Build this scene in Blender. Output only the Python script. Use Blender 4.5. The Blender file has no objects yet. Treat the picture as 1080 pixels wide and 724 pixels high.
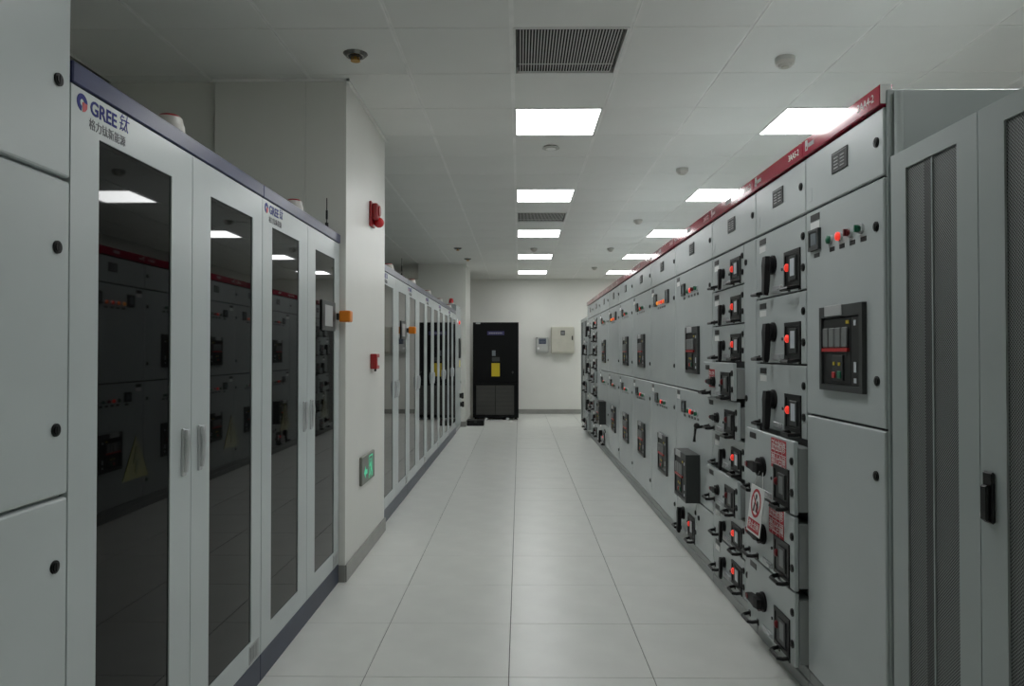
import bpy, bmesh, math, random
from mathutils import Vector, Matrix
random.seed(7)
SC = bpy.context.scene
COL = SC.collection
PI = math.pi

# ------------------------------------------------------------------ camera
F_PX, CAM_H, YAW, PITCH = 768.0, 1.349, 8/768.0, 10/768.0
cd = bpy.data.cameras.new('camera')
cd.sensor_width = 36.0
cd.lens = F_PX/1080.0*36.0
cd.clip_start = 0.05
cam = bpy.data.objects.new('camera', cd)
COL.objects.link(cam)
cam.location = (0, 0, CAM_H)
cam.rotation_euler = (PI/2 + PITCH, 0, YAW)
SC.camera = cam

# ------------------------------------------------------------------ world, exposure
w = bpy.data.worlds.new('world')
SC.world = w
w.use_nodes = True
w.node_tree.nodes['Background'].inputs[0].default_value = (0.6, 0.65, 0.7, 1)
w.node_tree.nodes['Background'].inputs[1].default_value = 0.02
SC.view_settings.view_transform = 'Standard'
SC.view_settings.look = 'None'
SC.view_settings.gamma = 1
SC.view_settings.use_curve_mapping = False
SC.view_settings.exposure = 0.0
SC.cycles.max_bounces = 16
SC.cycles.diffuse_bounces = 9
SC.cycles.glossy_bounces = 6
PANEL_LIGHT = 12.6            # emission of the ceiling panel diffusers

# ------------------------------------------------------------------ materials
MATS = {}
def mat(name, col, rough=0.45, metal=0.0, var=0.06, scale=6.0, bump=0.0, emit=0.0, coat=0.0, ior=1.5, spec=0.5):
    m = bpy.data.materials.new(name)
    m.use_nodes = True
    nt = m.node_tree
    b = nt.nodes['Principled BSDF']
    b.inputs['Roughness'].default_value = rough
    b.inputs['Metallic'].default_value = metal
    b.inputs['IOR'].default_value = ior
    b.inputs['Specular IOR Level'].default_value = spec
    b.inputs['Coat Weight'].default_value = coat
    b.inputs['Coat Roughness'].default_value = 0.04
    tc = nt.nodes.new('ShaderNodeTexCoord')
    nz = nt.nodes.new('ShaderNodeTexNoise')
    nz.inputs['Scale'].default_value = scale
    nz.inputs['Detail'].default_value = 3
    nt.links.new(tc.outputs['Object'], nz.inputs['Vector'])
    rp = nt.nodes.new('ShaderNodeValToRGB')
    c0 = [max(0, c*(1-var)) for c in col[:3]] + [1]
    c1 = [min(1, c*(1+var)) for c in col[:3]] + [1]
    rp.color_ramp.elements[0].position = 0.3
    rp.color_ramp.elements[1].position = 0.7
    rp.color_ramp.elements[0].color = c0
    rp.color_ramp.elements[1].color = c1
    nt.links.new(nz.outputs['Fac'], rp.inputs['Fac'])
    nt.links.new(rp.outputs['Color'], b.inputs['Base Color'])
    if emit:
        nt.links.new(rp.outputs['Color'], b.inputs['Emission Color'])
        b.inputs['Emission Strength'].default_value = emit
    if bump:
        n2 = nt.nodes.new('ShaderNodeTexNoise')
        n2.inputs['Scale'].default_value = 350
        nt.links.new(tc.outputs['Object'], n2.inputs['Vector'])
        bp = nt.nodes.new('ShaderNodeBump')
        bp.inputs['Strength'].default_value = bump
        bp.inputs['Distance'].default_value = 0.001
        nt.links.new(n2.outputs['Fac'], bp.inputs['Height'])
        nt.links.new(bp.outputs['Normal'], b.inputs['Normal'])
    MATS[name] = m
    return m

mat('cab_grey',   (0.465, 0.505, 0.505), 0.27, var=0.03, scale=3, bump=0.15)
mat('cab_dark',   (0.05, 0.055, 0.055), 0.6)
mat('plinth_grey',(0.30, 0.315, 0.31), 0.45, var=0.05)
mat('panel_grey', (0.36, 0.40, 0.395), 0.36, var=0.03, scale=3, bump=0.15)
mat('bat_grey',   (0.49, 0.535, 0.535), 0.26, var=0.03, scale=3, bump=0.1)
mat('navy',       (0.020, 0.028, 0.095), 0.30, var=0.12, spec=0.32)
mat('plinth_navy', (0.030, 0.040, 0.072), 0.42, var=0.12)
mat('plinth_slate', (0.075, 0.085, 0.115), 0.42, var=0.12)
mat('slate_blue', (0.09, 0.10, 0.145), 0.30, var=0.12)
mat('tint_glass', (0.0015, 0.0016, 0.0016), 0.025, var=0.2, ior=1.31)
mat('dull_yellow',(0.026, 0.024, 0.0015), 0.1, ior=1.31)
mat('dull_black', (0.004, 0.004, 0.002), 0.1, ior=1.31)
mat('black',      (0.007, 0.0075, 0.0075), 0.36, var=0.2, spec=0.3)
mat('black_rub',  (0.010, 0.010, 0.0105), 0.5, var=0.2, spec=0.3)
mat('bezel',      (0.042, 0.046, 0.046), 0.42, spec=0.35)
mat('bezel_in',   (0.014, 0.015, 0.015), 0.4, spec=0.35)
mat('pole_grey',  (0.16, 0.17, 0.17), 0.4)
mat('steel',      (0.55, 0.55, 0.54), 0.28, metal=0.9)
mat('silver',     (0.62, 0.64, 0.65), 0.27, metal=0.35)
mat('red_header', (0.33, 0.008, 0.036), 0.10, var=0.05, coat=0.25)
mat('red',        (0.45, 0.02, 0.02), 0.35)
mat('red_dark',   (0.16, 0.008, 0.012), 0.4)
mat('red_lit',    (0.95, 0.05, 0.03), 0.3, emit=0.55)
mat('orange_lit', (0.95, 0.16, 0.02), 0.3, emit=0.5)
mat('amber_lit',  (0.95, 0.32, 0.02), 0.3, emit=0.5)
mat('green_btn',  (0.01, 0.14, 0.07), 0.3)
mat('sticker_red',(0.42, 0.022, 0.035), 0.5, spec=0.3)
mat('white',      (0.72, 0.73, 0.72), 0.4)
mat('white_ink',  (0.75, 0.74, 0.73), 0.5)
mat('grey_ink',   (0.10, 0.10, 0.11), 0.5)
mat('pale_ink',   (0.42, 0.43, 0.43), 0.5)
mat('logo_blue',  (0.008, 0.014, 0.17), 0.5, spec=0.2)
mat('logo_red',   (0.45, 0.02, 0.03), 0.4)
mat('screen',     (0.20, 0.23, 0.25), 0.2)
mat('screen_dark',(0.04, 0.05, 0.09), 0.15)
mat('breaker_white',(0.58, 0.62, 0.66), 0.35)
mat('yellow',     (0.55, 0.42, 0.01), 0.45)
mat('orange',     (0.75, 0.22, 0.01), 0.35)
mat('alarm_red',  (0.30, 0.008, 0.012), 0.3)
mat('alarm_dome', (0.55, 0.01, 0.015), 0.1, coat=0.5)
mat('beacon_white',(0.62, 0.60, 0.56), 0.35)
mat('wall',       (0.78, 0.78, 0.74), 0.42, var=0.02, scale=2)
mat('pillar',     (0.72, 0.72, 0.68), 0.33, var=0.02, scale=2)
mat('ceiling',    (0.82, 0.825, 0.80), 0.55, var=0.025, scale=2)
mat('ceiling_bar',(0.88, 0.88, 0.86), 0.4)
mat('ceiling_gap',(0.25, 0.25, 0.24), 0.8)
mat('tile',       (0.74, 0.75, 0.715), 0.30, var=0.035, scale=5)
mat('grout',      (0.06, 0.06, 0.055), 0.9)
mat('base_steel', (0.33, 0.33, 0.31), 0.38, metal=0.25)
mat('diffuser',   (0.985, 1.0, 1.0), 0.5, var=0.0, emit=PANEL_LIGHT)
mat('lamp_frame', (0.78, 0.78, 0.76), 0.4)
mat('vent_dark',  (0.015, 0.015, 0.015), 0.8)
mat('vent_slat',  (0.62, 0.62, 0.60), 0.5)
mat('crac_black', (0.0045, 0.005, 0.0055), 0.42, var=0.15, spec=0.15)
mat('crac_grille',(0.065, 0.065, 0.06), 0.55)
mat('logo_purple',(0.05, 0.045, 0.16), 0.4)
mat('cream_box',  (0.50, 0.49, 0.42), 0.45)
mat('cream_box2', (0.44, 0.45, 0.43), 0.45)
mat('exit_plate', (0.19, 0.20, 0.17), 0.4)
mat('exit_glow',  (0.10, 0.85, 0.50), 0.4, emit=0.15)
mat('brass',      (0.45, 0.25, 0.05), 0.3, metal=0.8)
mat('chrome_dark',(0.20, 0.20, 0.19), 0.25, metal=0.9)
mat('detector',   (0.55, 0.55, 0.52), 0.45)
mat('dark_emblem',(0.022, 0.025, 0.025), 0.5)

def perforated(name, col=(0.23, 0.25, 0.245, 1), e0=0.36):
    m = mat(name, (0.17, 0.185, 0.18), 0.5, var=0.05)
    nt = m.node_tree
    b = nt.nodes['Principled BSDF']
    tc = nt.nodes.new('ShaderNodeTexCoord')
    sep = nt.nodes.new('ShaderNodeSeparateXYZ')
    nt.links.new(tc.outputs['Object'], sep.inputs[0])
    cmb = nt.nodes.new('ShaderNodeCombineXYZ')
    nt.links.new(sep.outputs['X'], cmb.inputs['X'])
    nt.links.new(sep.outputs['Z'], cmb.inputs['Y'])
    mp = nt.nodes.new('ShaderNodeMapping')
    mp.inputs['Rotation'].default_value[2] = PI/4
    nt.links.new(cmb.outputs[0], mp.inputs['Vector'])
    v = nt.nodes.new('ShaderNodeTexVoronoi')
    v.voronoi_dimensions = '2D'
    v.inputs['Scale'].default_value = 1/0.0062
    v.inputs['Randomness'].default_value = 0.0
    nt.links.new(mp.outputs[0], v.inputs['Vector'])
    rp = nt.nodes.new('ShaderNodeValToRGB')
    rp.color_ramp.elements[0].position = e0
    rp.color_ramp.elements[1].position = e0+.09
    rp.color_ramp.elements[0].color = (0.012, 0.013, 0.013, 1)
    rp.color_ramp.elements[1].color = col
    nt.links.new(v.outputs['Distance'], rp.inputs['Fac'])
    nt.links.new(rp.outputs['Color'], b.inputs['Base Color'])
    bp = nt.nodes.new('ShaderNodeBump')
    bp.inputs['Strength'].default_value = 0.5
    bp.inputs['Distance'].default_value = 0.002
    nt.links.new(v.outputs['Distance'], bp.inputs['Height'])
    nt.links.new(bp.outputs['Normal'], b.inputs['Normal'])
perforated('perforated')
perforated('perforated_double', (0.10, 0.11, 0.108, 1), 0.42)

# ------------------------------------------------------------------ mesh helpers
# local frame of every panel piece: x to the right, -y out of the panel, z up
def bx(bm, x0, x1, y0, y1, z0, z1, bev=0.0, seg=1):
    M = Matrix.Translation(((x0+x1)/2, (y0+y1)/2, (z0+z1)/2)) @ Matrix.Diagonal((abs(x1-x0), abs(y1-y0), abs(z1-z0), 1))
    g = bmesh.ops.create_cube(bm, size=1.0, matrix=M)
    if bev > 0:
        es = set()
        for v in g['verts']:
            for e in v.link_edges: es.add(e)
        bmesh.ops.bevel(bm, geom=list(es), offset=bev, segments=seg, affect='EDGES', profile=0.5)

def cyl(bm, c, axis, r, d, seg=20, r2=None):
    r2 = r if r2 is None else r2
    R = {'x': Matrix.Rotation(PI/2, 4, 'Y'), 'y': Matrix.Rotation(PI/2, 4, 'X'), 'z': Matrix.Identity(4)}[axis]
    bmesh.ops.create_cone(bm, cap_ends=True, segments=seg, radius1=r, radius2=r2, depth=d, matrix=Matrix.Translation(c) @ R)

def dome(bm, c, r, sx=1, sy=1, sz=1, seg=16):
    bmesh.ops.create_uvsphere(bm, u_segments=seg, v_segments=seg//2, radius=r, matrix=Matrix.Translation(c) @ Matrix.Diagonal((sx, sy, sz, 1)))

def ring(bm, ox0, ox1, oz0, oz1, ix0, ix1, iz0, iz1, y0, y1):
    """rectangular frame in the xz plane between y0 (front) and y1 (back)"""
    V = []
    for y in (y0, y1):
        for (x, z) in ((ox0, oz0), (ox1, oz0), (ox1, oz1), (ox0, oz1), (ix0, iz0), (ix1, iz0), (ix1, iz1), (ix0, iz1)):
            V.append(bm.verts.new((x, y, z)))
    for k in range(4):
        n = (k+1) % 4
        bm.faces.new((V[k], V[n], V[4+n], V[4+k]))
        bm.faces.new((V[8+n], V[8+k], V[12+k], V[12+n]))
        bm.faces.new((V[n], V[k], V[8+k], V[8+n]))
        bm.faces.new((V[4+k], V[4+n], V[12+n], V[12+k]))

def poly(bm, pts, y0, y1):
    """prism of an xz outline between y0 (front) and y1 (back); outline counter-clockwise seen from -y"""
    a = [bm.verts.new((x, y0, z)) for x, z in pts]
    b = [bm.verts.new((x, y1, z)) for x, z in pts]
    bm.faces.new(a)
    bm.faces.new(list(reversed(b)))
    n = len(pts)
    for k in range(n):
        bm.faces.new((a[(k+1) % n], a[k], b[k], b[(k+1) % n]))

def annulus(bm, c, r0, r1, y0, y1, a0=0, a1=2*PI, seg=24):
    full = abs(a1-a0-2*PI) < 1e-6
    n = seg if full else seg+1
    rows = []
    for k in range(n):
        t = a0 + (a1-a0)*k/seg
        q = []
        for r, y in ((r0, y0), (r1, y0), (r1, y1), (r0, y1)):
            q.append(bm.verts.new((c[0]+r*math.cos(t), y, c[1]+r*math.sin(t))))
        rows.append(q)
    for k in range(n if full else n-1):
        p, q = rows[k], rows[(k+1) % n]
        for j in range(4):
            bm.faces.new((p[j], p[(j+1) % 4], q[(j+1) % 4], q[j]))
    if not full:
        bm.faces.new(list(reversed(rows[0])))
        bm.faces.new(rows[-1])

def tube(bm, pts, r, seg=8):
    pts = [Vector(p) for p in pts]
    rings = []
    for i, p in enumerate(pts):
        d = (pts[min(i+1, len(pts)-1)] - pts[max(i-1, 0)]).normalized()
        up = Vector((0, 0, 1)) if abs(d.z) < 0.9 else Vector((1, 0, 0))
        s = d.cross(up).normalized(); u = s.cross(d)
        rings.append([bm.verts.new(p + (s*math.cos(2*PI*k/seg) + u*math.sin(2*PI*k/seg))*r) for k in range(seg)])
    for a, b in zip(rings[:-1], rings[1:]):
        for k in range(seg):
            bm.faces.new((a[k], a[(k+1) % seg], b[(k+1) % seg], b[k]))
    bm.faces.new(list(reversed(rings[0]))); bm.faces.new(rings[-1])

CACHE = {}
def mesh_of(key, fn, m, smooth=False):
    if key in CACHE: return CACHE[key]
    bm = bmesh.new()
    fn(bm)
    bmesh.ops.recalc_face_normals(bm, faces=bm.faces[:])
    me = bpy.data.meshes.new(str(key[0] if isinstance(key, tuple) else key))
    bm.to_mesh(me); bm.free()
    me.materials.append(MATS[m])
    if smooth:
        for p in me.polygons: p.use_smooth = True
        me.set_sharp_from_angle(angle=math.radians(40))
    CACHE[key] = me
    return me

def put(name, me, parent=None, loc=(0, 0, 0), rot=(0, 0, 0)):
    o = bpy.data.objects.new(name, me)
    COL.objects.link(o)
    o.parent = parent
    o.location = loc
    o.rotation_euler = rot
    return o

def part(name, key, fn, m, parent, loc=(0, 0, 0), rot=(0, 0, 0), smooth=False, label=None):
    o = put(name, mesh_of((name, m) + (key if isinstance(key, tuple) else (key,)), fn, m, smooth), parent, loc, rot)
    if label: o['label'] = label
    return o

def tag(o, label, cat, group=None):
    o['label'] = label; o['category'] = cat
    if group: o['group'] = group
    return o

def thing(name, label, cat, loc, rz=0, group=None):
    o = bpy.data.objects.new(name, None)
    COL.objects.link(o)
    o.empty_display_size = 0.1
    o.location = loc; o.rotation_euler = (0, 0, rz)
    return tag(o, label, cat, group)

def struct(name, fn, m, parent=None):
    bm = bmesh.new(); fn(bm)
    bmesh.ops.recalc_face_normals(bm, faces=bm.faces[:])
    me = bpy.data.meshes.new(name); bm.to_mesh(me); bm.free()
    me.materials.append(MATS[m])
    o = put(name, me, parent)
    if parent is None: o['kind'] = 'structure'
    return o

def text_mesh(body, size, m, shear=0.0, bold=0.0, align='LEFT', width=None):
    key = ('text', body, size, m, shear, bold, align, width)
    if key in CACHE: return CACHE[key]
    cu = bpy.data.curves.new('lettering', 'FONT')
    cu.body = body; cu.size = size; cu.shear = shear; cu.offset = bold
    cu.align_x = align; cu.align_y = 'CENTER'
    cu.resolution_u = 3
    cu.extrude = 0.0003
    tmp = bpy.data.objects.new('lettering', cu)
    COL.objects.link(tmp)
    bpy.context.view_layer.update()
    dg = bpy.context.evaluated_depsgraph_get()
    me = bpy.data.meshes.new_from_object(tmp.evaluated_get(dg))
    bpy.data.objects.remove(tmp); bpy.data.curves.remove(cu)
    if width and len(me.vertices):
        xs = [v.co.x for v in me.vertices]
        s = width/(max(xs)-min(xs))
        me.transform(Matrix.Diagonal((s, 1, 1, 1)))
    me.transform(Matrix.Rotation(PI/2, 4, 'X'))
    me.materials.clear(); me.materials.append(MATS[m])
    CACHE[key] = me
    return me

# ------------------------------------------------------------------ room
H = 2.97
XW0, XW1, YW0, YW1 = -2.55, 3.56, -3.0, 16.05
XR, XL = 1.135, -1.06
floor = struct('floor', lambda b: bx(b, XW0-.15, XW1+.15, YW0-.15, YW1+.15, -0.16, -0.004), 'grout')
FX0, FY0 = -0.045, 0.04
tile_me = mesh_of('tile', lambda b: bx(b, 0.0015, 0.5985, 0.0015, 0.5985, -0.02, 0.0, 0.0012), 'tile')
for i in range(-4, 6):
    for j in range(-5, 27):
        x, y = FX0+0.6*i, FY0+0.6*j
        inside = -2 <= i <= 1 and j >= 0
        if inside:
            if y+0.6 > YW1+0.4: continue
            put('tile', tile_me, floor, (x, y, random.uniform(-.0004, .0004)))
def rest_floor(b):
    xs0, xs1 = FX0-1.2-0.002, FX0+1.2+0.002
    bx(b, XW0, xs0, YW0, YW1, -0.02, -0.0005)
    bx(b, xs1, XW1, YW0, YW1, -0.02, -0.0005)
    bx(b, xs0, xs1, YW0, FY0, -0.02, -0.0005)
o = struct('floor_border', rest_floor, 'tile', floor)

ceiling = struct('ceiling', lambda b: bx(b, XW0-.15, XW1+.15, YW0-.15, YW1+.15, H+0.03, H+0.15), 'ceiling_gap')
CX0, CY0 = -0.04, 4.81-8*0.6
MID, RIGHT = (CX0, ), (CX0+1.8, )
LIGHTS = [(CX0, 4.81+2.4*k) for k in range(-1, 5)] + [(CX0+1.8, 4.81+2.4*k) for k in range(-2, 5)]
VENTS = [(CX0, 3.61), (CX0, 8.41)]
def taken(x, y):
    return any(abs(x-a) < .05 and abs(y-c) < .05 for a, c in LIGHTS+VENTS)
def cpanel(b):
    bx(b, 0.008, 0.592, 0.0012, 0.5988, 0.0, 0.02, 0.003)
cp_me = mesh_of('ceiling_panel', cpanel, 'ceiling')
for i in range(-4, 6):
    for j in range(0, 27):
        x, y = CX0+0.6*i, CY0+0.6*j
        if taken(x, y) or y+0.6 > YW1+0.5: continue
        put('ceiling_panel', cp_me, ceiling, (x, y, H+random.uniform(-.0006, .0006)))
for i in range(-4, 7):
    x = CX0+0.6*i
    part('grid_bar', 'cb', lambda b: (bx(b, -0.0115, -0.004, CY0, YW1, H-0.001, H+0.02), bx(b, 0.004, 0.0115, CY0, YW1, H-0.001, H+0.02), bx(b, -0.004, 0.004, CY0, YW1, H+0.003, H+0.02)), 'ceiling_bar', ceiling, (x, 0, 0))
struct('ceiling_rear', lambda b: bx(b, XW0, XW1, YW0, CY0, H, H+0.02), 'ceiling', ceiling)

struct('wall_back', lambda b: bx(b, XW0-.15, XW1+.15, YW1, YW1+.12, 0, H+.1), 'wall')
struct('wall_left', lambda b: bx(b, XW0-.15, XW0, YW0, YW1, 0, H+.1), 'wall')
struct('wall_right', lambda b: bx(b, XW1, XW1+.15, YW0, YW1, 0, H+.1), 'wall')
struct('wall_front', lambda b: bx(b, XW0-.15, XW1+.15, YW0-.12, YW0, 0, H+.1), 'wall')
struct('baseboard_back', lambda b: bx(b, -0.9, XW1-0.01, YW1-0.015, YW1-0.001, 0.001, 0.10, 0.003), 'base_steel')

# the two pillars clad in panels, and the short partition left of the first
PX = -1.03
def pillar(name, x0, x1, y0, y1, seams):
    p = struct(name, lambda b: bx(b, x0+.004, x1-.004, y0+.004, y1-.004, 0, H), 'plinth_grey')
    xs = [x0]+seams+[x1]
    for a, c in zip(xs[:-1], xs[1:]):
        struct('cladding_panel', lambda b: bx(b, a+.001, c-.001, y0-.004, y0+.003, 0.001, H-.002, .0015), 'pillar', p)
    struct('cladding_panel', lambda b: bx(b, x1-.003, x1+.004, y0-.004, y1, 0.001, H-.002, .0015), 'pillar', p)
    struct('cladding_panel', lambda b: bx(b, x0, x1, y1-.003, y1+.004, 0.001, H-.002, .0015), 'pillar', p)
    struct('top_trim', lambda b: (bx(b, x0-.01, x1+.022, y0-.022, y0-.005, H-.014, H-.002), bx(b, x1+.005, x1+.022, y0-.022, y1+.01, H-.014, H-.002)), 'ceiling_bar', p)
    struct('skirting', lambda b: (bx(b, x1+.0045, x1+.016, y0-.012, y1+.004, 0.001, .10, .002), bx(b, x0, x1+.004, y0-.014, y0-.0045, 0.001, .10, .002)), 'base_steel', p)
    return p
pillar('wall_pillar_front', -1.81, PX, 4.29, 5.52, [-1.27])
pillar('wall_pillar_back', -1.84, -0.985, 13.19, 14.45, [])
struct('wall_partition_left', lambda b: bx(b, XW0, -1.812, 4.33, 4.43, 0, H), 'pillar')

# ------------------------------------------------------------------ ceiling fittings
ORD = ['nearest', 'second', 'third', 'fourth', 'farthest']
def ceiling_light(x, y, label, group):
    t = thing('ceiling_light', label, 'ceiling light', (x, y, H), 0, group)
    part('frame', 'f', lambda b: (bx(b, .006, .020, .002, .598, -.004, .03, .001), bx(b, .580, .594, .002, .598, -.004, .03, .001),
         bx(b, .020, .580, .002, .014, -.004, .03, .001), bx(b, .020, .580, .586, .598, -.004, .03, .001)), 'lamp_frame', t)
    part('diffuser', 'd', lambda b: bx(b, .020, .580, .014, .586, 0.0, .008), 'diffuser', t)
for k in range(-2, 5):
    for x, s in ((CX0, 'above the middle of the aisle'), (CX0+1.8, 'above the right-hand switchgear row')):
        if k == -2 and x == CX0: continue
        if k >= 0:
            lab = {0: 'largest and nearest', 1: 'second nearest', 2: 'third nearest', 3: 'fourth nearest', 4: 'farthest and smallest'}[k]
            lab = 'square lit ceiling panel %s, %s in its line' % (s, lab)
        else:
            lab = 'square lit ceiling panel %s, %s' % (s, 'out of view overhead' if k == -1 else 'out of view behind the viewer')
        ceiling_light(x, 4.81+2.4*k, lab, 'square ceiling light panels')

def ceiling_vent(x, y, label):
    t = thing('ceiling_vent', label, 'vent', (x, y, H), 0, 'ceiling air vents')
    part('frame', 'f', lambda b: (bx(b, .008, .036, .002, .598, -.003, .02, .001), bx(b, .564, .592, .002, .598, -.003, .02, .001),
         bx(b, .036, .564, .002, .028, -.003, .02, .001), bx(b, .036, .564, .572, .598, -.003, .02, .001)), 'lamp_frame', t)
    part('duct_backing', 'b', lambda b: (bx(b, .036, .564, .028, .572, .024, .028), bx(b, .034, .036, .028, .572, .004, .026), bx(b, .564, .566, .028, .572, .004, .026), bx(b, .036, .564, .026, .028, .004, .026), bx(b, .036, .564, .572, .574, .004, .026)), 'vent_dark', t)
    n = 34
    for k in range(n):
        part('slat', 's', lambda b: bx(b, -.0030, .0030, .028, .572, -.002, .0015), 'vent_slat', t, (.036+.528*(k+.5)/n, 0, 0))
    part('cross_bar', 'c', lambda b: bx(b, .036, .564, -.003, .003, .002, .005), 'vent_slat', t, (0, .47, 0))
ceiling_vent(CX0, 3.61, 'large slatted air vent in the ceiling, nearest the viewer')
ceiling_vent(CX0, 8.41, 'small distant slatted air vent between two aisle ceiling lights')

def smoke_detector(x, y, label, flat=False):
    t = thing('smoke_detector', label, 'smoke detector', (x, y, H), 0, 'ceiling smoke detectors')
    if flat:
        part('base', 'flat', lambda b: cyl(b, (0, 0, -.006), 'z', .07, .012, 28, .055), 'detector', t, smooth=True)
        part('head', 'flath', lambda b: cyl(b, (0, 0, -.015), 'z', .04, .008, 24, .03), 'ceiling_bar', t, smooth=True)
    else:
        part('base', 'b', lambda b: cyl(b, (0, 0, -.012), 'z', .052, .022, 28, .054), 'detector', t, smooth=True)
        part('head', 'h', lambda b: (cyl(b, (0, 0, -.030), 'z', .048, .014, 24, .052), cyl(b, (0, 0, -.044), 'z', .034, .014, 20, .038)), 'beacon_white', t, smooth=True)
        part('led_ring', 'l', lambda b: cyl(b, (0, 0, -.0525), 'z', .022, .003, 16), 'cream_box', t)
smoke_detector(1.46, 4.0, 'white smoke detector on the ceiling, nearest and largest, at upper right')
smoke_detector(1.433, 6.41, 'white smoke detector between the two nearest right-hand ceiling lights')
smoke_detector(1.448, 8.89, 'white smoke detector between second and third right-hand ceiling lights')
smoke_detector(1.415, 11.31, 'white smoke detector between third and fourth right-hand ceiling lights')
smoke_detector(1.423, 13.83, 'tiny farthest smoke detector near the back wall at right')
smoke_detector(0.247, 5.72, 'flat pale disc on ceiling just behind the largest aisle light', True)
smoke_detector(0.221, 11.3, 'white smoke detector between third and fourth aisle ceiling lights')

def sprinkler(x, y, label, flat=True):
    t = thing('sprinkler', label, 'sprinkler', (x, y, H), 0, 'recessed ceiling sprinklers')
    part('escutcheon', 'e', lambda b: cyl(b, (0, 0, -.009), 'z', .05, .016, 28, .066), 'chrome_dark', t, smooth=True)
    part('cup', 'c', lambda b: cyl(b, (0, 0, -.0175), 'z', .038, .002, 24), 'black', t)
    part('nozzle', 'n', lambda b: (cyl(b, (0, 0, -.026), 'z', .012, .018, 12), bx(b, -.022, -.016, -.004, .004, -.038, -.016), bx(b, .016, .022, -.004, .004, -.038, -.016), cyl(b, (0, 0, -.039), 'z', .026, .003, 16)), 'brass', t)
sprinkler(-0.89, 3.92, 'dark round sprinkler with brass nozzle beside the near pillar')
sprinkler(-0.96, 11.27, 'faint small sprinkler on far left ceiling before the dark one')
sprinkler(-0.895, 12.54, 'dark distant sprinkler on ceiling beside the far pillar')

# ------------------------------------------------------------------ small fittings for switchgear
def knob(parent, x, z, y=0.0, r=.016, m='black'):
    return part('cam_lock', (r,), lambda b: (cyl(b, (0, -.002, 0), 'y', r, .004, 20), cyl(b, (0, -.0045, 0), 'y', r*.72, .004, 16), bx(b, -r*.18, r*.18, -.0075, -.006, -r*.6, r*.6)), m, parent, (x, y, z))

def plate(name, parent, x, z, w, h, m, y=0.0, t=.0012):
    return part(name, (round(w, 4), round(h, 4), t), lambda b: bx(b, -w/2, w/2, -t, 0, -h/2, h/2), m, parent, (x, y, z))

def put_text(parent, body, x, z, size, m, y=-.0012, **k):
    return put('lettering', text_mesh(body, size, m, **k), parent, (x, y-.0004, z))

def pull_handle(parent, x, z, y=0.0, L=.115):
    def f(b):
        tube(b, [(-L/2, 0, .004), (-L/2+.003, -.026, 0), (-L/2+.016, -.040, -.002), (L/2-.016, -.040, -.002), (L/2-.003, -.026, 0), (L/2, 0, .004)], .0085, 8)
        bx(b, -L/2-.010, -L/2+.010, -.004, 0, -.011, .015); bx(b, L/2-.010, L/2+.010, -.004, 0, -.011, .015)
    return part('pull_handle', (L,), f, 'black', parent, (x, y, z), smooth=True)

def lever(parent, x, z, L, on=True, y=0.0):
    """rotary switch handle: round hub, tapering grip; down when on, to the left when off"""
    s = L/.13
    def hub(b):
        cyl(b, (0, -.004*s, 0), 'y', .042*s, .008*s, 24)
        cyl(b, (0, -.016*s, 0), 'y', .036*s, .018*s, 24, .039*s)
    part('handle_hub', (s,), hub, 'black_rub', parent, (x, y, z), smooth=True)
    q = 1.0 if on else .72
    def grip(b):
        a = -.020*s; d = -.045*s
        V = []
        for zz, wd, y0, y1 in ((.036*s, .020*s, a-.002*s, d+.004*s), (.0, .023*s, a, d), (-.06*q*s, .017*s, a, d), (-.118*q*s, .0145*s, a-.004*s, d-.002*s), (-.13*q*s, .010*s, a-.008*s, d+.004*s)):
            V.append([b.verts.new(p) for p in ((-wd, y0, zz), (wd, y0, zz), (wd, y1, zz), (-wd, y1, zz))])
        for p, w in zip(V[:-1], V[1:]):
            for k in range(4): b.faces.new((p[k], p[(k+1) % 4], w[(k+1) % 4], w[k]))
        b.faces.new(V[0]); b.faces.new(list(reversed(V[-1])))
    rot = (0, 0, 0) if on else (0, PI/2, 0)
    part('handle_grip', (s, q), grip, 'black_rub', parent, (x, y, z), rot)
    if on:
        part('red_inset', (s,), lambda b: bx(b, -.0245*s, -.017*s, -.041*s, -.026*s, -.05*s, .008*s), 'red_dark', parent, (x, y, z))
    else:
        part('red_inset', (s, 0), lambda b: bx(b, -.010*s, .010*s, -.050*s, -.040*s, -.096*s, -.07*s, .002), 'red_dark', parent, (x, y, z), rot)

def breaker_window(parent, x, z, wd, ht, on=True, y=0.0):
    part('breaker_bezel', (wd, ht), lambda b: (ring(b, -wd/2, wd/2, -ht/2, ht/2, -wd/2+.016, wd/2-.016, -ht/2+.016, ht/2-.016, -.006, 0), bx(b, -wd/2+.014, wd/2-.014, -.003, -.0005, -ht/2+.014, ht/2-.014)), 'black', parent, (x, y, z))
    part('breaker_face', (wd, ht), lambda b: bx(b, -wd*.16, wd*.30, -.009, -.002, -ht*.33, ht*.33, .002), 'bezel', parent, (x, y, z))
    part('breaker_label', (wd, ht), lambda b: (bx(b, -wd*.03, wd*.22, -.0105, -.0085, -ht*.20, ht*.26)), 'breaker_white' if on else 'pole_grey', parent, (x, y, z))
    part('indicator', ('on' if on else 'off', wd), lambda b: (cyl(b, (0, -.005, 0), 'y', .0165, .010, 16), dome(b, (0, -.009, 0), .0145, 1, .5, 1, 12)), 'red_lit' if on else 'red_dark', parent, (x-wd*.30, y, z+ht*.06), smooth=True)

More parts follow.
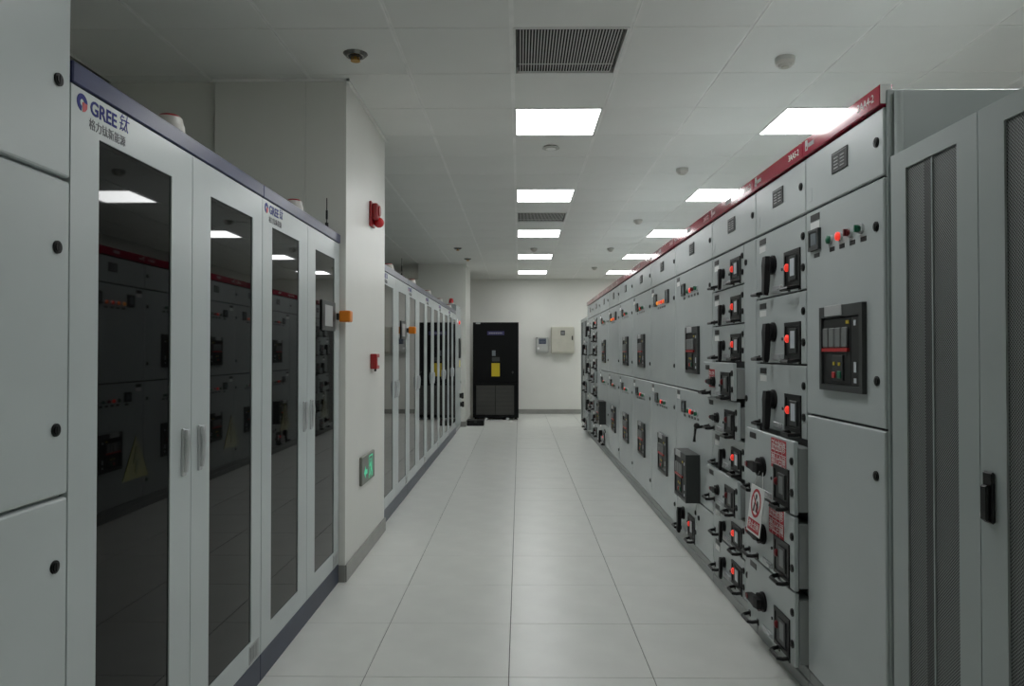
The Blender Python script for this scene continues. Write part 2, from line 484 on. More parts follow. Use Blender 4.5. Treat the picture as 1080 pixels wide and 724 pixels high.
def drawer(cab, x0, z0, wd, ht, on=True, out=0.0, lit=True):
    """switchgear drawer with front plate at y=-out"""
    d = part('drawer', (wd, ht), lambda b: (bx(b, .003, wd-.003, 0, .018, .003, ht-.003, .003), bx(b, .012, wd-.012, .018, .30, .014, ht-.03)), 'cab_grey', cab, (x0, -out, z0))
    part('side_strip', (ht,), lambda b: bx(b, 0, .012, .019, .12, .016, ht-.032), 'plinth_grey', d, (wd-.0125, 0, 0))
    L = .135 if ht > .25 else .09
    plate('name_plate', d, .095, ht-.034, .088, .026, 'black')
    if on: plate('paper_label', d, .095, ht-.068, .088, .028, 'white')
    hz = ht*.47 if ht > .25 else ht*.44
    lever(d, .235, hz, L, on)
    wh = .155 if ht > .25 else .122
    breaker_window(d, .465, .02+wh/2+(.004 if ht < .25 else .0), .175, wh, on and lit)
    pull_handle(d, .10, .020)
    pull_handle(d, .485, .014)
    part('card_slot', 'c', lambda b: (bx(b, -.055, .055, -.008, 0, -.012, .012, .002), bx(b, .01, .05, -.014, -.007, -.006, .006)), 'silver', d, (.295, 0, .030))
    knob(d, .578, ht*.72); knob(d, .578, ht*.30)
    part('grommet', 'g', lambda b: cyl(b, (0, -.002, 0), 'y', .007, .004, 12), 'bezel', d, (.345, 0, ht*.36))
    return d

def red_sticker(d, x, z, w=.175, h=.125):
    plate('warning_sticker', d, x, z, w, h, 'sticker_red').__setitem__('label', 'red sticker with white Chinese characters')
    for body, dz in (('正在检修', h*.24), ('禁止合闸', -h*.24)):
        put_text(d, body, x, z+dz, h*.40, 'white_ink', align='CENTER', width=w*.92)
    part('sticker_lines', (w, h), lambda b: (bx(b, -w/2+.003, w/2-.003, -.0018, -.0012, -.0012, .0012), [bx(b, w*q-.0006, w*q+.0006, -.0018, -.0012, -h/2+.003, h/2-.003) for q in (-.25, 0, .25)]), 'white_ink', d, (x, 0, z))

def air_breaker(cab, x, z, out=0.0, w=.34, h=.303):
    """framed air circuit breaker face, x z its lower left corner; returns the part"""
    def f(b):
        ring(b, 0, w, 0, h, .020, w-.022, .022, h-.040, -.016-out, 0)
        bx(b, .016, w-.018, -.004-out, 0, .018, h-.036)
        if out: bx(b, .02, w-.02, -out, 0, .02, h-.02)
    c = part('circuit_breaker', (w, h, out), f, 'bezel', cab, (x, 0, z))
    yo = -out
    part('top_tab', (out,), lambda b: bx(b, .05, .19, yo-.018, yo-.010, h-.036, h+.003, .002), 'pale_ink', c)
    part('breaker_core', (out,), lambda b: bx(b, .022, .245, yo-.009, yo-.004, .026, h-.044, .002), 'bezel_in', c)
    part('side_column', (out,), lambda b: bx(b, .252, w-.024, yo-.012, yo-.004, .026, h-.044, .002), 'bezel_in', c)
    for k in range(4):
        part('arc_cover', (out,), lambda b: bx(b, 0, .042, yo-.017, yo-.009, 0, .070, .003), 'pole_grey', c, (.032+.051*k, 0, .155))
    part('red_stripe', (out,), lambda b: bx(b, .030, .236, yo-.019, yo-.009, .140, .152), 'red', c)
    part('control_plate', (out,), lambda b: bx(b, .105, .190, yo-.014, yo-.009, .038, .128, .002), 'bezel', c)
    part('push_button', ('r', out), lambda b: bx(b, .112, .136, yo-.019, yo-.013, .046, .068, .002), 'red', c)
    part('push_button', ('g', out), lambda b: bx(b, .156, .182, yo-.019, yo-.013, .046, .072, .002), 'green_btn', c)
    part('push_button', ('y', out), lambda b: bx(b, .118, .132, yo-.017, yo-.013, .092, .104), 'yellow', c)
    part('push_button', ('y2', out), lambda b: bx(b, .160, .174, yo-.017, yo-.013, .090, .102), 'yellow', c)
    part('yellow_tag', (out,), lambda b: bx(b, .212, .234, yo-.012, yo-.008, .236, .248), 'yellow', c)
    for k, (za, zb) in enumerate(((.07, .105), (.034, .050), (.228, .246))):
        part('white_tag', (out, k), lambda b: bx(b, .276, .292, yo-.014, yo-.011, za, zb), 'breaker_white', c)
    return c

def meter(par, x, z, w=.09, h=.078):
    part('meter_housing', (w, h), lambda b: (ring(b, 0, w, 0, h, .012, w-.012, .014, h-.010, -.013, 0), bx(b, .01, w-.01, -.008, -.001, .012, h-.008)), 'bezel', par, (x, 0, z))
    part('meter_screen', (w, h), lambda b: bx(b, .018, w-.026, -.0105, -.0075, .020, h-.016), 'screen', par, (x, 0, z))

def button(par, x, z, m, selector=False):
    part('button_collar', 'c', lambda b: cyl(b, (0, -.004, 0), 'y', .0175, .008, 20), 'silver', par, (x, 0, z), smooth=True)
    if selector:
        part('selector_knob', (m,), lambda b: (cyl(b, (0, -.012, 0), 'y', .0105, .014, 16), bx(b, -.014, -.006, -.016, -.008, -.011, .011), bx(b, -.003, .004, -.026, -.012, -.012, .012)), m, par, (x, 0, z))
    else:
        part('button_cap', (m,), lambda b: (cyl(b, (0, -.009, 0), 'y', .0155, .010, 18), dome(b, (0, -.013, 0), .0145, 1, .45, 1, 12)), m, par, (x, 0, z), smooth=True)

def button_row(d, x, z, gap, lit=True):
    for k, (m, s) in enumerate((('green_btn', False), ('red_lit' if lit else 'red', False), ('red_dark', True), ('green_btn', True))):
        button(d, x+gap*k, z, m, s)
        plate('button_plate', d, x+gap*k+.012, z-.036, .040, .016, 'black')

def door(cab, x0, x1, z0, z1, m='cab_grey', bev=.004):
    return part('door', (round(x1-x0, 4), round(z1-z0, 4)), lambda b: bx(b, .003, x1-x0-.003, 0, .02, .003, z1-z0-.003, bev), m, cab, (x0, 0, z0))

def emblem(par, x, z, w=.125, h=.072):
    plate('emblem_plate', par, x, z, w, h, 'dark_emblem', t=.004)
    part('emblem_marks', (w, h), lambda b: [bx(b, cx-.016, cx+.016, -.0052, -.004, cz-.0016, cz+.0016) for cx in (-w*.2, w*.2) for cz in (-.022, -.010, .002, .014)] +
         [bx(b, -w*.42, w*.42, -.0052, -.004, .028, .0298)], 'pale_ink', par, (x, 0, z))

# ------------------------------------------------------------------ right switchgear row
DEPTH = 1.0
def switchgear(y0, y1, label, code, name='switchgear_cabinet'):
    """y0 near edge, y1 far edge; local x runs from far edge (0) to near edge (w)"""
    wd = y1-y0-.002
    t = thing(name, label, 'cabinet', (XR, y1-.001, 0), -PI/2, 'grey switchgear cabinets of the right-hand row')
    t['w'] = wd
    part('body', (round(wd, 3),), lambda b: (bx(b, 0, wd, .022, DEPTH, .10, 2.14),), 'cab_dark', t)
    part('roof', (round(wd, 3),), lambda b: bx(b, .001, wd-.001, .031, DEPTH, 2.141, 2.165, .003), 'cab_grey', t)
    for xx in (0.0, wd-.0105):
        part('corner_post', 'p', lambda b: bx(b, 0, .0105, .004, .024, .10, 2.12), 'cab_grey', t, (xx, 0, 0)) if False else None
    part('plinth', (round(wd, 3),), lambda b: (bx(b, .002, wd-.002, .0, .9, 0.001, .052, .003), bx(b, .002, wd-.002, .006, .9, .052, .098, .003)), 'plinth_grey', t)
    part('header', (round(wd, 3),), lambda b: bx(b, .001, wd-.001, -.012, .03, 2.122, 2.188, .003), 'red_header', t)
    n = 0
    put_text(t, code, wd-.15, 2.155, .036, 'white_ink', y=-.012)
    part('header_logo', 'l', lambda b: (ring(b, 0, .022, 0, .040, .005, .017, .005, .017, -.0132, -.012), bx(b, .003, .017, -.0132, -.012, .022, .025), [bx(b, .030+.011*k, .037+.011*k, -.0132, -.012, .008, .024) for k in range(5)]), 'pale_ink', t, (.03, 0, 2.139))
    if wd > .7:
        part('header_marks', 'm', lambda b: [bx(b, .016*k, .016*k+.011, -.0132, -.012, .002*(k % 2), .026) for k in range(6)], 'pale_ink', t, (wd*.42, 0, 2.146))
    d = door(t, 0, wd, 1.902, 2.120)
    knob(d, wd-.045, .115)
    emblem(d, wd*.5, .130)
    plate('small_tag', d, .045, .06, .03, .05, 'cab_grey')
    return t, wd

def breaker_bay(t, wd, z_lo, z_hi, row, with_acb=True, out=0.0, orange=False, lit=True):
    """upper or lower switchgear door with meters, buttons and an air breaker"""
    d = door(t, 0, wd, z_lo, z_hi)
    hh = z_hi-z_lo
    top = hh
    knob(d, wd-.05, top-.15); knob(d, wd-.05, .15 if hh < .9 else .14)
    plate('name_plate', d, .09, top-.032, .085, .026, 'black')
    plate('paper_label', d, .09, top-.064, .085, .030, 'white')
    zb = top-.14
    if orange:
        meter(d, .18, zb-.03, .10, .10); meter(d, .66, zb-.03, .10, .10)
        for k in range(4):
            button(d, .335+.085*k, zb-.01, ('amber_lit', 'orange_lit', 'red_lit', 'orange_lit')[k])
            plate('button_plate', d, .335+.085*k, zb-.05, .05, .016, 'black')
    else:
        mx = .05 if wd < .8 else .22
        meter(d, mx, zb-.02, .095, .08)
        plate('button_plate', d, mx+.055, zb-.04, .05, .016, 'black')
        button_row(d, mx+.18, zb, .08, lit)
    if with_acb:
        air_breaker(t, .16 if wd < .8 else .36, (1.212 if row == 'up' else .40), out)
    return d

# nearest cabinet
t, wd = switchgear(2.272, 2.893, 'nearest grey switchgear cabinet with framed breaker above a blank lower door', '3AA4-2')
breaker_bay(t, wd, 1.108, 1.900, 'up')
d = door(t, 0, wd, .10, 1.106)
knob(d, wd-.06, .856)
def side_panel(b):
    bx(b, .012, DEPTH-.01, 0, .012, .0, 2.185, .003)
part('end_panel', 'e', lambda b: bx(b, wd+.001, wd+.009, .006, DEPTH, .005, 2.168, .003), 'panel_grey', t)
part('corner_tube', 'c', lambda b: cyl(b, (0, 0, 1.08), 'z', .013, 2.15, 20), 'cab_grey', t, (wd+.0222, .036, 0), smooth=True)
part('screw', 's', lambda b: cyl(b, (0, 0, 0), 'x', .006, .004, 12), 'chrome_dark', t, (wd+.0345, .036, 1.88))
part('end_label', 'l', lambda b: bx(b, 0, .0022, -.010, .022, 2.126, 2.186), 'white', t, (wd+.0005, 0, 0), label='white end strip of the red header')

# six tall drawers
t, wd = switchgear(2.893, 3.503, 'grey switchgear cabinet of six tall drawers, lower three pulled out with red stickers', '3AA5-2')
tall = []
for k in range(6):
    on = k < 3
    d = drawer(t, .004, 1.9-.3*(k+1), .602, .298, on, 0.0 if on else .05)
    tall.append(d)
red_sticker(tall[3], .43, .222)
red_sticker(tall[4], .40, .235)
cab_tall = t

# nine low drawers and a cable-compartment door
t, wd = switchgear(3.503, 4.295, 'grey switchgear cabinet of nine low drawers beside a narrow blank strip door', '3AA6-2')
low = []
for k in range(9):
    out = {3: .055, 4: .035, 6: .035}.get(k, 0)
    low.append(drawer(t, .002, 1.9-.2*(k+1), .60, .198, out == 0, out))
d = door(t, .604, wd, .10, 1.90)
knob(d, .035, 1.70); knob(d, .035, 1.02); knob(d, .035, .14)
plate('warning_sticker', low[3], .19, .105, .12, .10, 'sticker_red')
for q in (.028, 0, -.028):
    put_text(low[3], '禁止合闸', .19, .105+q, .026, 'white_ink', align='CENTER', width=.105)
part('padlock_bar', 'p', lambda b: (tube(b, [(0, 0, 0), (-.01, -.05, 0), (-.03, -.08, -.01), (-.04, -.085, -.09)], .009, 8), dome(b, (-.02, -.075, .004), .018)), 'black', low[4], (.08, 0, .02))

def acb_cabinet(y0, y1, label, code, up, lo, bottom_drawer=False, lo_out=0.0):
    t, wd = switchgear(y0, y1, label, code)
    breaker_bay(t, wd, 1.102, 1.900, 'up', with_acb=(up == 'acb'), orange=(up == 'orange'))
    z0 = .402 if bottom_drawer else .10
    d = breaker_bay(t, wd, z0, 1.098, 'lo', True, lo_out)
    if bottom_drawer:
        drawer(t, .002, .10, .60, .298, True)
        e = door(t, .604, wd, .10, .400)
        knob(e, .06, .2)
    return t, wd
acb_cabinet(4.295, 5.30, 'grey switchgear cabinet with racked-out lower breaker and one drawer at floor level', '3AA7-2', 'acb', 'acb', True, .075)
acb_cabinet(5.30, 6.295, 'grey switchgear cabinet with large orange lamp row and plain upper door', '3AA8-2', 'orange', 'acb')
acb_cabinet(6.295, 7.295, 'grey switchgear cabinet with two framed breakers, just beyond the large orange lamps', '3AA9-2', 'acb', 'acb')
acb_cabinet(7.295, 8.295, 'grey switchgear cabinet with two framed breakers, just before the distant orange lamps', '3AA10-2', 'acb', 'acb')
acb_cabinet(8.295, 9.295, 'grey switchgear cabinet with small distant orange lamp row', '3AA11-2', 'orange', 'acb')
acb_cabinet(9.295, 10.295, 'distant grey switchgear cabinet with racked-out lower breaker, beside the far drawers', '3AA12-2', 'acb', 'acb', True, .075)
t, wd = switchgear(10.295, 11.245, 'distant grey switchgear cabinet of nine low drawers with black handles', '3AA13-2')
for k in range(9):
    drawer(t, .002, 1.9-.2*(k+1), .60, .198, k not in (4, 6), .04 if k in (4, 6) else 0, lit=(k == 0))
door(t, .604, wd, .10, 1.90)
t, wd = switchgear(11.245, 12.20, 'farthest grey switchgear cabinet of six tall drawers with black handles', '3AA14-2')
for k in range(6):
    drawer(t, .002, 1.9-.3*(k+1), .602, .298, k not in (3, 5), .06 if k in (1, 3, 5) else 0, lit=False)
door(t, .606, wd, .10, 1.90)

# hanging warning sign in front of the pulled-out drawers
def hang_sign():
    t = thing('warning_sign', 'white hanging sign with red ring and black hand pictogram on the pulled-out drawers', 'sign', (XR-.098, 3.182, .765), -PI/2)
    t.rotation_euler = (math.radians(-7), 0, -PI/2)
    W, Hh = .172, .205
    part('sign_board', 'b', lambda b: bx(b, -W/2, W/2, -.0015, .0015, -Hh, 0, .0008), 'white', t)
    part('red_ring', 'r', lambda b: annulus(b, (0, -.072), .050, .062, -.0025, -.0012), 'sticker_red', t)
    part('red_bar', 'x', lambda b: poly(b, [(-.040+dx, -.038+dz) for dx, dz in ((0, 0), (-.005, -.006), (.075, -.074), (.080, -.068))], -.0022, -.0012), 'sticker_red', t)
    part('hand_pictogram', 'h', lambda b: (poly(b, [(-.034, -.110), (-.014, -.110), (-.008, -.075), (.004, -.036), (-.006, -.032), (-.022, -.072)], -.0021, -.0012),
         poly(b, [(.002, -.106), (.030, -.114), (.036, -.085), (.024, -.062), (.010, -.060), (.006, -.080)], -.0021, -.0012), annulus(b, (-.004, -.044), .006, .011, -.0021, -.0012, seg=12)), 'black', t)
    part('red_band', 'n', lambda b: bx(b, -.074, .074, -.0022, -.0012, -.196, -.145), 'sticker_red', t)
    put_text(t, '禁止合闸', 0, -.1705, .036, 'white_ink', y=-.0022, align='CENTER', width=.13)
    for q in (-1, 1):
        part('string', (q,), lambda b: tube(b, [(q*.055, -.0, -.008), (q*.040, .002, .03), (q*.020, .004, .066)], .0014, 6), 'white', t)
hang_sign()

# ------------------------------------------------------------------ low perforated-door cabinets at both ends of the row
def mesh_cabinet(y0, y1, label, xf=XR):
    wd = y1-y0
    t = thing('perforated_cabinet', label, 'cabinet', (xf, y1, 0), -PI/2, 'low grey cabinets with perforated doors')
    part('body', (round(wd, 3),), lambda b: (bx(b, 0, wd, .024, .86, .06, 1.95), bx(b, 0, .006, .002, .024, .06, 1.95), bx(b, wd-.006, wd, .002, .024, .06, 1.95)), 'panel_grey', t)
    part('plinth', (round(wd, 3),), lambda b: bx(b, .002, wd-.002, .02, .84, 0.001, .058), 'plinth_grey', t)
    dw = (wd-.012)/2
    for side in (0, 1):
        x0 = .006+dw*side
        m0, m1 = (.082, dw-.088) if side == 0 else (.098, dw-.07)
        d = part('door', (side, round(dw, 3)), lambda b: ring(b, .0015, dw-.0015, .062, 1.948, m0, m1, .14, 1.893, 0, .020), 'panel_grey', t, (x0, 0, 0))
        part('perforated_sheet', (side, round(dw, 3)), lambda b: bx(b, m0-.004, m1+.004, .006, .009, .136, 1.897), 'perforated', d)
        if side == 0:
            xm = m0+(m1-m0)*.52
            part('stiffener', (round(dw, 3),), lambda b: bx(b, -.002, .003, .0025, .010, .14, 1.893), 'panel_grey', d, (xm, 0, 0))
            part('doubled_sheet', (round(dw, 3),), lambda b: bx(b, -.038, -.002, .0035, .006, .14, 1.893), 'perforated_double', d, (xm, 0, 0))
        else:
            part('swing_handle', 's', lambda b: (bx(b, -.019, .019, -.010, .0, -.062, .062, .004), bx(b, -.013, .013, -.020, -.009, -.056, .03, .004)), 'black', d, (.040, 0, 1.0))
            part('lock_barrel', 'k', lambda b: cyl(b, (0, -.013, 0), 'y', .008, .012, 16), 'steel', d, (.040-.006, 0, 1.0-.043))
    return t
mesh_cabinet(1.385, 2.235, 'low grey cabinet with perforated double doors, nearest at right edge')
mesh_cabinet(12.215, 13.50, 'low grey cabinet with perforated doors at far end of switchgear row')

# ------------------------------------------------------------------ left battery cabinets with glass doors
def side_handle(par, x, z):
    def f(b):
        bx(b, -.012, .012, -.008, 0, -.075, .075, .003, 2)
        bx(b, -.010, .010, -.020, -.008, .042, .072, .004, 2)
        tube(b, [(0, -.015, .055), (0, -.017, .02), (0, -.014, -.03), (0, -.009, -.062)], .008, 8)
    return part('door_handle', 'h', f, 'silver', par, (x, 0, z), smooth=True)

def triangle(par, x, z, s=.135, y=0.0):
    h = s*.87
    part('warning_triangle', (s,), lambda b: poly(b, [(-s/2, 0), (s/2, 0), (0, h)], -.0008, 0), 'dull_yellow', par, (x, y, z))
    k = s/.135
    part('lightning_bolt', (s,), lambda b: poly(b, [(px*k, pz*k) for px, pz in ((.004, .014), (.016, .052), (.002, .050), (.010, .088), (-.001, .088), (-.014, .044), (.000, .046), (-.004, .018))], -.0014, -.0008), 'dull_black', par, (x, y, z))

def gree_logo(par, x, z, s=1.0):
    part('logo_arc', (s,), lambda b: annulus(b, (0, 0), .0085*s, .0215*s, -.0008, 0, PI*.02, PI*1.45, 20), 'logo_blue', par, (x, 0, z))
    part('logo_dot', (s,), lambda b: poly(b, [(px*s, pz*s) for px, pz in ((.001, .002), (.002, -.022), (.012, -.019), (.020, -.010), (.021, .002))], -.0008, 0), 'logo_red', par, (x, 0, z))
    put('lettering', text_mesh('GREE', .050*s, 'logo_blue', bold=.0012, width=.118*s), par, (x+.032*s, -.0006, z-.001))
    put('lettering', text_mesh('钛', .050*s, 'logo_blue', shear=.25), par, (x+.158*s, -.0006, z+.004))
    put('lettering', text_mesh('格力钛新能源', .030*s, 'grey_ink', width=.165*s), par, (x+.028*s, -.0006, z-.043*s))

def battery_cabinet(y0, y1, label, top='navy', lamp=False, antenna=False, logo=True, tri=True):
    wd = y1-y0-.002
    t = thing('battery_cabinet', label, 'cabinet', (XL, y0+.001, 0), PI/2, 'grey battery cabinets with glass doors')
    part('body', (round(wd, 3),), lambda b: bx(b, 0, wd, .024, .78, .112, 1.985), 'bat_grey', t)
    part('plinth', (round(wd, 3),), lambda b: bx(b, .001, wd-.001, .0, .74, .001, .111, .002), 'plinth_navy' if top == 'navy' else 'plinth_slate', t)
    part('top_rail', (round(wd, 3), top), lambda b: bx(b, 0, wd, -.006, .05, 1.990, 2.042, .003), top, t)
    part('roof', (round(wd, 3),), lambda b: bx(b, .001, wd-.001, .051, .78, 1.993, 2.038, .002), 'bat_grey', t)
    part('rail_shadow_gap', (round(wd, 3),), lambda b: bx(b, .004, wd-.004, .006, .7, 1.986, 1.992), 'cab_dark', t)
    dw = wd/2
    for side in (0, 1):
        x0 = dw*side
        g0, g1 = (.118, dw-.140) if side == 0 else (.140, dw-.108)
        d = part('door', (side, round(dw, 3)), lambda b: ring(b, .002, dw-.002, .114, 1.987, g0, g1, .206, 1.886, 0, .022), 'bat_grey', t, (x0, 0, 0))
        part('glass_pane', (side, round(dw, 3)), lambda b: bx(b, g0-.006, g1+.006, .004, .010, .200, 1.892), 'tint_glass', d)
        side_handle(d, dw-.058 if side == 0 else .058, 1.035)
        if tri: triangle(d, (g0+g1)/2-.0, 1.0, y=.004)
        if side == 0 and logo: gree_logo(d, .045, 1.955)
        if side == 1:
            part('rating_plate', 'r', lambda b: (bx(b, 0, .10, -.0015, 0, 0, .07), [bx(b, .012+.016*k, .020+.016*k, -.0025, -.0015, .008, .062) for k in range(5)]), 'plinth_grey', d, (dw-.125, 0, .122))
            if lamp:
                part('display_housing', 'h', lambda b: bx(b, g1-.27, g1+.004, -.004, .004, 1.47, 1.635, .003), 'bezel', d)
                part('display_screen', 'h', lambda b: bx(b, g1-.22, g1-.06, -.0055, -.004, 1.495, 1.61), 'pale_ink', d)
                part('lamp_bracket', 'b', lambda b: bx(b, -.014, .014, -.022, 0, -.02, .02, .003), 'bezel', d, (dw-.055, 0, 1.557))
                part('alarm_lamp', 'a', lambda b: bx(b, -.035, .035, -.085, -.020, -.032, .034, .008, 2), 'orange', d, (dw-.055, 0, 1.557), label='orange alarm lamp jutting out of the door frame')
                part('lamp_tag', 't', lambda b: bx(b, -.012, .012, -.004, -.001, -.075, -.034), 'pale_ink', d, (dw-.055, 0, 1.557))
    part('beacon_base', 'b', lambda b: (cyl(b, (0, 0, .016), 'z', .047, .032, 24, .045), cyl(b, (0, 0, .044), 'z', .043, .024, 24, .038)), 'beacon_white', t, (wd*.475, .060, 2.043), smooth=True)
    part('beacon_lens', 'l', lambda b: cyl(b, (0, 0, .060), 'z', .036, .008, 24, .030), 'alarm_red', t, (wd*.475, .060, 2.043), smooth=True)
    if antenna:
        part('antenna', 'a', lambda b: (cyl(b, (0, 0, .02), 'z', .010, .04, 12), cyl(b, (0, 0, .11), 'z', .003, .14, 8), cyl(b, (0, 0, .085), 'z', .0062, .05, 10)), 'black', t, (wd-.17, .03, 2.043))
    return t
b = battery_cabinet(1.700, 2.985, 'nearest glass-door battery cabinet with navy rail and large blue logo')
for dz in (0, -.022, -.040):
    pass
battery_cabinet(2.985, 4.268, 'glass-door battery cabinet with antenna and orange lamp, against the near pillar', lamp=True, antenna=True)
Y2, P2 = 5.575, 1.318
names = ['first glass-door battery cabinet beyond the near pillar, with an orange lamp',
         'second glass-door battery cabinet beyond the near pillar', 'third glass-door battery cabinet beyond the near pillar',
         'fourth glass-door battery cabinet beyond the near pillar', 'farthest glass-door battery cabinet, beside the tall grey end cabinet']
for k, n in enumerate(names):
    battery_cabinet(Y2+P2*k, Y2+P2*(k+1), n, 'slate_blue', lamp=(k == 0), antenna=(k == 0), tri=False)

# tall grey cabinet at the left edge, nearest the viewer
t = thing('panel_cabinet', 'tall blank grey cabinet with three stacked doors at left edge', 'cabinet', (XL, .45, 0), PI/2)
W0 = 1.2485
part('body', 'p', lambda b: bx(b, 0, W0, .019, .80, .06, 2.32), 'bat_grey', t)
part('plinth', 'p', lambda b: bx(b, .002, W0-.002, 0.01, .78, .001, .058), 'plinth_grey', t)

for z0, z1, kz in ((.06, 1.012, (.861,)), (1.020, 1.750, (1.172, 1.59)), (1.758, 2.32, (1.975,))):
    d = part('door', (z0,), lambda b: bx(b, .003, W0, -.002, .02, 0, z1-z0, .006, 2), 'bat_grey', t, (0, 0, z0))
    for q in kz: knob(d, W0-.048, q-z0, -.002, r=.0150)

# tall grey cabinet at the far end of the left row
t = thing('end_cabinet', 'tall light grey cabinet with red beacon at far end of left row', 'cabinet', (XL, 12.18, 0), PI/2)
part('body', 'e', lambda b: bx(b, 0, .98, .022, .78, .06, 2.16), 'cab_grey', t)
part('plinth', 'e', lambda b: bx(b, .002, .978, .01, .76, .001, .058), 'plinth_grey', t)
d = part('door', 'e1', lambda b: bx(b, .003, .977, 0, .02, 0, 1.06, .004), 'cab_grey', t, (0, 0, 1.09))
plate('meter_housing', d, .62, .33, .30, .34, 'bezel', t=.02)
plate('yellow_label', d, .70, .06, .2, .12, 'yellow', t=.002)
plate('paper_label', d, .25, .80, .12, .06, 'white')
part('indicator', 'e', lambda b: cyl(b, (0, -.01, 0), 'y', .03, .02, 20), 'red_lit', d, (.55, 0, .78))
d = part('door', 'e2', lambda b: bx(b, .003, .977, 0, .02, 0, 1.02, .004), 'cab_grey', t, (0, 0, .065))
part('rotary_switch', 'e', lambda b: (cyl(b, (0, -.02, 0), 'y', .04, .04, 20), bx(b, -.018, .018, -.07, -.03, -.05, .05, .006)), 'black_rub', d, (.7, 0, .52))
part('rotary_switch', 'e', lambda b: None, 'black_rub', d, (.82, 0, .36))
knob(d, .9, .75, r=.022)
part('beacon_base', 'e', lambda b: cyl(b, (0, 0, .02), 'z', .05, .04, 20), 'beacon_white', t, (.35, .12, 2.16))
part('beacon_lens', 'e', lambda b: (cyl(b, (0, 0, .07), 'z', .042, .06, 20, .038), dome(b, (0, 0, .10), .037, 1, 1, .7)), 'alarm_dome', t, (.35, .12, 2.16), smooth=True)

# ------------------------------------------------------------------ back of the room
t = thing('cooling_unit', 'tall black cooling cabinet with yellow label and grey lower grille', 'cooling unit', (-.938, 14.60, 0), 0)
CW = .918
part('body', 'c', lambda b: (bx(b, 0, CW, .02, .85, .04, 1.955, .004),), 'crac_black', t)
d = part('door', 'c', lambda b: bx(b, .004, CW-.004, 0, .02, .74, 1.951, .003), 'crac_black', t)
d2 = part('lower_panel', 'c', lambda b: ring(b, .004, CW-.004, .06, .735, .07, CW-.09, .10, .70, 0, .02), 'crac_black', t)
for x0, x1 in ((.07, .445), (.455, CW-.09)):
    part('grille', (x0,), lambda b: [bx(b, x0, x1, .006, .014, .105+.0245*k, .105+.0245*k+.019) for k in range(24)], 'crac_grille', d2)
for x in (.06, .30, .62, CW-.06):
    part('foot', 'f', lambda b: (cyl(b, (0, 0, .02), 'z', .03, .038, 14), cyl(b, (0, 0, .005), 'z', .04, .008, 14)), 'black', t, (x, .08, .0))
for x in (.27, .70):
    part('floor_bracket', 'b', lambda b: bx(b, -.03, .03, -.012, .01, .004, .035), 'silver', t, (x, .0, 0))
part('corner_bracket', 'b', lambda b: bx(b, .06, .15, -.004, .03, 1.92, 1.957), 'silver', t)
pl = part('logo_plate', 'l', lambda b: bx(b, .29, .63, -.003, 0, 1.70, 1.775), 'logo_purple', d)
part('logo_marks', 'l', lambda b: [bx(b, .325+.034*k, .348+.034*k, -.0045, -.003, 1.725, 1.75) for k in range(8)], 'pale_ink', d)
part('display', 'd', lambda b: bx(b, .385, .455, -.004, 0, 1.28, 1.39), 'screen', d, label='small pale control display')
part('grey_label', 'd', lambda b: bx(b, .385, .54, -.002, 0, 1.17, 1.255), 'bezel', d)
part('yellow_label', 'd', lambda b: bx(b, .375, .54, -.002, 0, .87, 1.135), 'yellow', d, label='plain yellow rectangular label')
part('door_lock', 'd', lambda b: (cyl(b, (0, -.006, 0), 'y', .02, .012, 14), bx(b, -.006, .006, -.016, -.01, -.03, .03)), 'bezel', d, (.80, 0, .95))

def wall_box(x0, x1, z0, z1, label, small):
    t = thing('wall_box', label, 'electrical box', (x0, YW1-.001, z0), 0)
    w_, h_ = x1-x0, z1-z0
    dp = .10 if small else .16
    part('housing', (small,), lambda b: bx(b, 0, w_, -dp, 0, 0, h_, .006), 'cream_box2' if small else 'cream_box', t)
    dr = part('door', (small,), lambda b: bx(b, .012, w_-.012, -dp-.012, -dp-.001, .03, h_-.012, .004), 'cream_box2' if small else 'cream_box', t)
    if small:
        part('screen', 's', lambda b: bx(b, w_*.24, w_*.80, -dp-.018, -dp-.012, h_*.56, h_*.90), 'screen_dark', dr)
        part('screen_text', 's', lambda b: [bx(b, w_*.3, w_*.74, -dp-.0192, -dp-.018, h_*(.62+.09*k), h_*(.65+.09*k)) for k in range(3)], 'screen', dr)
        part('button_cap', 's', lambda b: cyl(b, (w_*.2, -dp-.018, h_*.28), 'y', .025, .014, 16), 'white', dr)
        part('hinge', 's', lambda b: bx(b, w_*.06, w_*.14, -dp-.02, -dp-.01, h_*.92, h_*.97), 'bezel', dr)
    else:
        part('emblem_plate', 's', lambda b: bx(b, w_*.42, w_*.60, -dp-.016, -dp-.012, h_*.68, h_*.86), 'bezel', dr)
        part('emblem_marks', 's', lambda b: [bx(b, w_*.45, w_*.57, -dp-.0175, -dp-.016, h_*(.71+.045*k), h_*(.73+.045*k)) for k in range(3)], 'pale_ink', dr)
        part('door_handle', 's', lambda b: bx(b, w_*.90, w_*.95, -dp-.03, -dp-.012, h_*.5, h_*.66, .004), 'black', dr)
        part('hinge', 's', lambda b: bx(b, w_*.05, w_*.10, -dp-.02, -dp-.01, h_*.95, h_*.985), 'bezel', dr)
wall_box(.355, .633, 1.345, 1.685, 'small grey control box with dark blue screen on back wall', True)
wall_box(.686, 1.187, 1.328, 1.91, 'larger cream electrical box with dark emblem on back wall', False)

t = thing('floor_box', 'low black box on the floor beside the far pillar', 'box', (-.965, 13.36, 0), 0)
part('housing', 'f', lambda b: bx(b, 0, .31, 0, .30, .001, .085, .008, 2), 'black', t)
part('lid', 'f', lambda b: bx(b, -.004, .314, -.004, .304, .086, .102, .005), 'black_rub', t)
part('latch', 'f', lambda b: bx(b, .13, .18, -.012, -.002, .06, .095, .003), 'bezel', t)

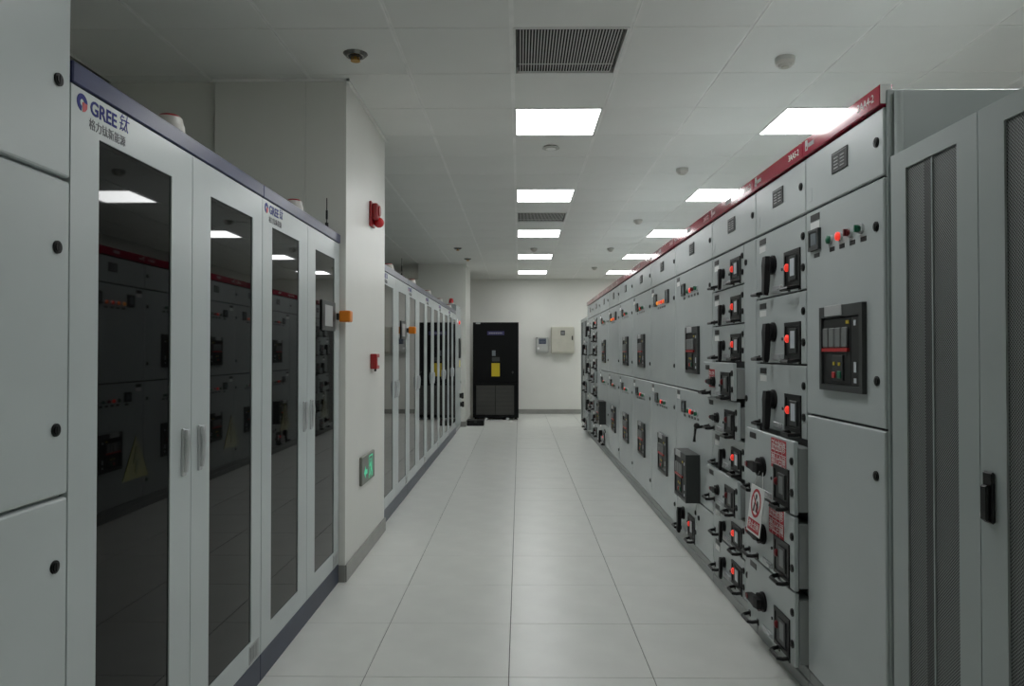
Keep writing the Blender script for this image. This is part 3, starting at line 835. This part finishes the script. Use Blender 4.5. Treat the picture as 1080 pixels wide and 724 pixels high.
# ------------------------------------------------------------------ things on the near pillar (face at x = PX, facing +x)
FX = PX+.0045
t = thing('fire_alarm', 'red fire alarm sounder with round dome high on the near pillar', 'fire alarm', (FX, 4.94, 2.215), PI/2)
part('back_plate', 'a', lambda b: bx(b, 0, .13, -.016, 0, 0, .17, .004), 'alarm_red', t)
part('horn', 'a', lambda b: (bx(b, .012, .118, -.055, -.016, .045, .158, .010, 2), cyl(b, (.065, -.058, .11), 'y', .036, .012, 20)), 'alarm_red', t)
part('strobe_dome', 'a', lambda b: dome(b, (.09, -.050, .035), .036, 1, 1, 1, 18), 'alarm_dome', t, smooth=True)
t = thing('fire_call_point', 'small red fire call box at middle height on the near pillar', 'alarm button', (FX, 4.99, 1.235), PI/2)
part('housing', 'm', lambda b: bx(b, 0, .105, -.045, 0, 0, .105, .006, 2), 'alarm_red', t)
part('press_plate', 'm', lambda b: bx(b, .022, .083, -.049, -.045, .025, .08, .002), 'white', t)
part('key_tab', 'm', lambda b: cyl(b, (.05, -.025, -.008), 'z', .008, .018, 10), 'black', t)
t = thing('exit_sign', 'green running-man exit sign low on the near pillar', 'exit sign', (FX, 4.66, .490), PI/2)
part('sign_plate', 'x', lambda b: bx(b, 0, .40, -.018, 0, 0, .185, .004), 'exit_plate', t)
def man(b):
    y0, y1 = -.0195, -.018
    poly(b, [(.055, .075), (.105, .115), (.105, .09), (.155, .09), (.155, .06), (.105, .06), (.105, .035)][::-1], y0, y1)
    ring(b, .205, .325, .02, .168, .213, .317, .02, .160, y0, y1)
    annulus(b, (.265, .135), .0, .012, y0-.0005, y1, seg=12) if False else poly(b, [(.265+.012*math.cos(a*PI/6), .135+.012*math.sin(a*PI/6)) for a in range(12)], y0, y1)
    poly(b, [(.250, .120), (.282, .122), (.290, .085), (.270, .070), (.255, .088)], y0, y1)
    poly(b, [(.258, .078), (.275, .080), (.262, .050), (.236, .030), (.228, .040), (.248, .056)], y0, y1)
    poly(b, [(.272, .080), (.288, .082), (.306, .052), (.298, .024), (.285, .026), (.292, .050)], y0, y1)
    poly(b, [(.252, .118), (.256, .106), (.232, .092), (.226, .100)], y0, y1)
part('pictogram', 'x', man, 'exit_glow', t, label='glowing green arrow and running man')
